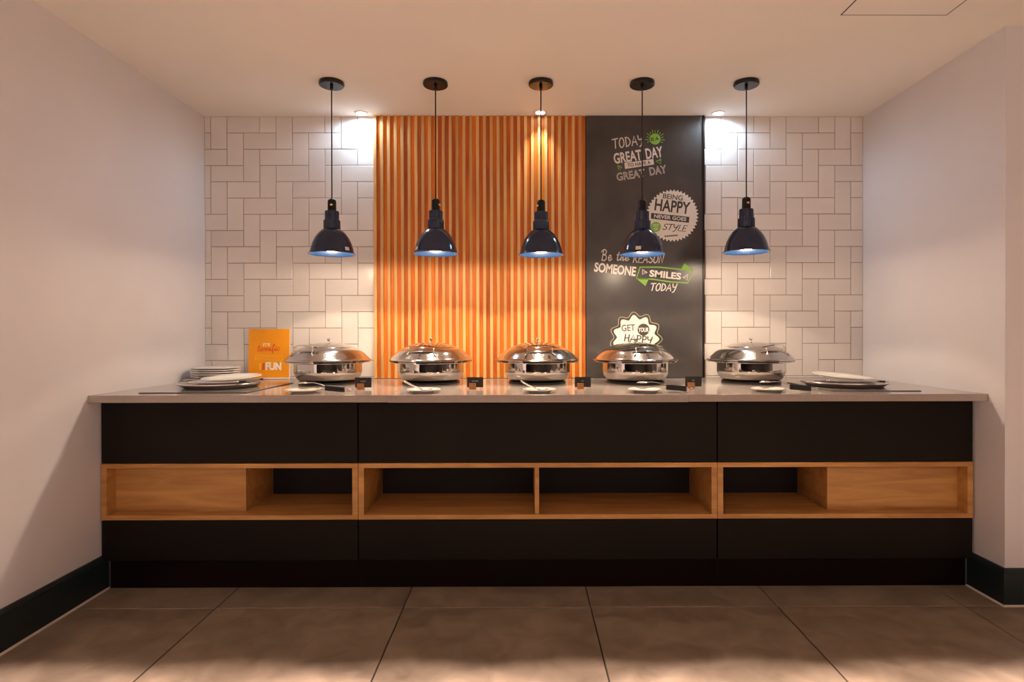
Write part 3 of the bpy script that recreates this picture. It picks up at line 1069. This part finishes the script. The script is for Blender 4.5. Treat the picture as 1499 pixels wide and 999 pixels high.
# ------------------------------------------------------------------ hobs, trays and plates at the two ends
def hob(x0, x1, y0, y1, label):
    cx = (x0 + x1) / 2
    t = thing('warming_plate', label, 'warming plate', (cx, (y0 + y1) / 2, ZC), 0)
    hx, hy = (x1 - x0) / 2, (y1 - y0) / 2
    box('frame', M['black_plastic'], t, -hx, hx, -hy, hy, 0, .0022)
    box('glass_top', M['hob'], t, -hx + .002, hx - .002, -hy + .003, hy - .002, .0022, .0042, bevel=.001, seg=1)
    return t


hob(-1.775, -1.275, -.890, -.330, 'flat grey glass warming plate under the left steel tray')
hob(1.455, 1.870, -.865, -.380, 'flat grey glass warming plate under the right steel tray')


def tray(x, y, r, label):
    t = thing('serving_tray', label, 'tray', (x, y, ZC + .0043), 0, 'round steel trays at the counter ends')
    smooth_angle(MB().lathe([(0, .0), (r * .80, .0), (r * .86, .003), (r * .93, .014), (r * .985, .0185), (r, .0215), (r * .995, .0255), (r * .975, .0265), (r * .92, .0175), (r * .85, .0055), (r * .79, .0025), (0, .0025)], 72).build('dish', M['steel_satin'], t), 50)
    # domed inner ring
    smooth_angle(MB().lathe([(r * .74, .003), (r * .745, .014), (r * .72, .0165), (r * .70, .014), (r * .69, .003)], 72).build('inner_ring', M['steel'], t), 50)
    return t


tray(-1.535, -.610, .197, 'round steel tray at the left end of the worktop under a plate')
tray(1.648, -.600, .208, 'round steel tray at the right end of the worktop under a plate')


def tilted_plate(x, y, z, r, tx, ty, label):
    me = MB().lathe(plate_prof(r, .020, r * .6), 64).mesh('serving_plate')
    o = link('serving_plate', me, M['china'])
    smooth_angle(o, 50)
    o.location = (x, y, z)
    o.rotation_euler = (R(tx), R(ty), 0)
    return tag(o, label, 'plate', 'white serving plates on the trays')


tilted_plate(-1.505, -.560, ZC + .0340, .142, 3.0, -2.0, 'white serving plate lying in the left steel tray, tilted up right')
tilted_plate(1.660, -.560, ZC + .0360, .142, 3.0, 4.0, 'white serving plate lying on the right steel tray, tilted down right')


def clip_tongs(x, y, z, rz, ty, label, n):
    t = thing('tray_tongs', label, 'tongs', (x, y, z), R(rz))
    t.rotation_euler = (0, R(ty), R(rz))
    for s in (-1, 1):
        MB().tube([(-.128, 0, .004), (-.136, s * .012, .008), (-.128, s * .020, .008), (-.08, s * .015, .004), (.06, s * .010, .004), (.115, s * .006, .004)], .0032, 8).build('arm', M['steel_satin'], t, smooth=True)
    box('tip', M['black_plastic'], t, .112, .140, -.011, .011, 0, .009, bevel=.002)
    return t


clip_tongs(-1.488, -.748, ZC + .0345, 1, -1.5, 'steel tongs with black tip lying across the left tray', 0)
clip_tongs(1.625, -.748, ZC + .0350, -1, 1.0, 'steel tongs with black tip lying across the right tray', 1)

# plate stack on a low riser in the left corner
rs = thing('low_riser', 'low grey tray in the back left corner under the plate stack', 'riser', (-1.715, -.190, ZC), 0)
box('tray_top', M['steel_satin'], rs, -.190, .190, -.115, .115, .013, .0185, bevel=.002)
for sx in (-.16, .16):
    for sy in (-.09, .09):
        MB().lathe([(0, 0), (.010, 0), (.011, .013), (0, .013)], 14, (sx, sy, 0)).build('foot', M['black_plastic'], rs)
st_me = MB().lathe(plate_prof(.130, .0165, .084), 56).mesh('dinner_plate')
zz = ZC + .0186
posn = ['lowest', 'second from the bottom', 'middle', 'second from the top', 'topmost']
for k in range(5):
    o = link('dinner_plate', st_me, M['china'])
    smooth_angle(o, 50)
    o.location = (-1.778 + random.uniform(-.002, .002), -.192 + random.uniform(-.002, .002), zz)
    tag(o, 'white dinner plate, %s of the stack of five in the left corner' % posn[k], 'plate', 'dinner plates stacked in the corner')
    zz += .0118
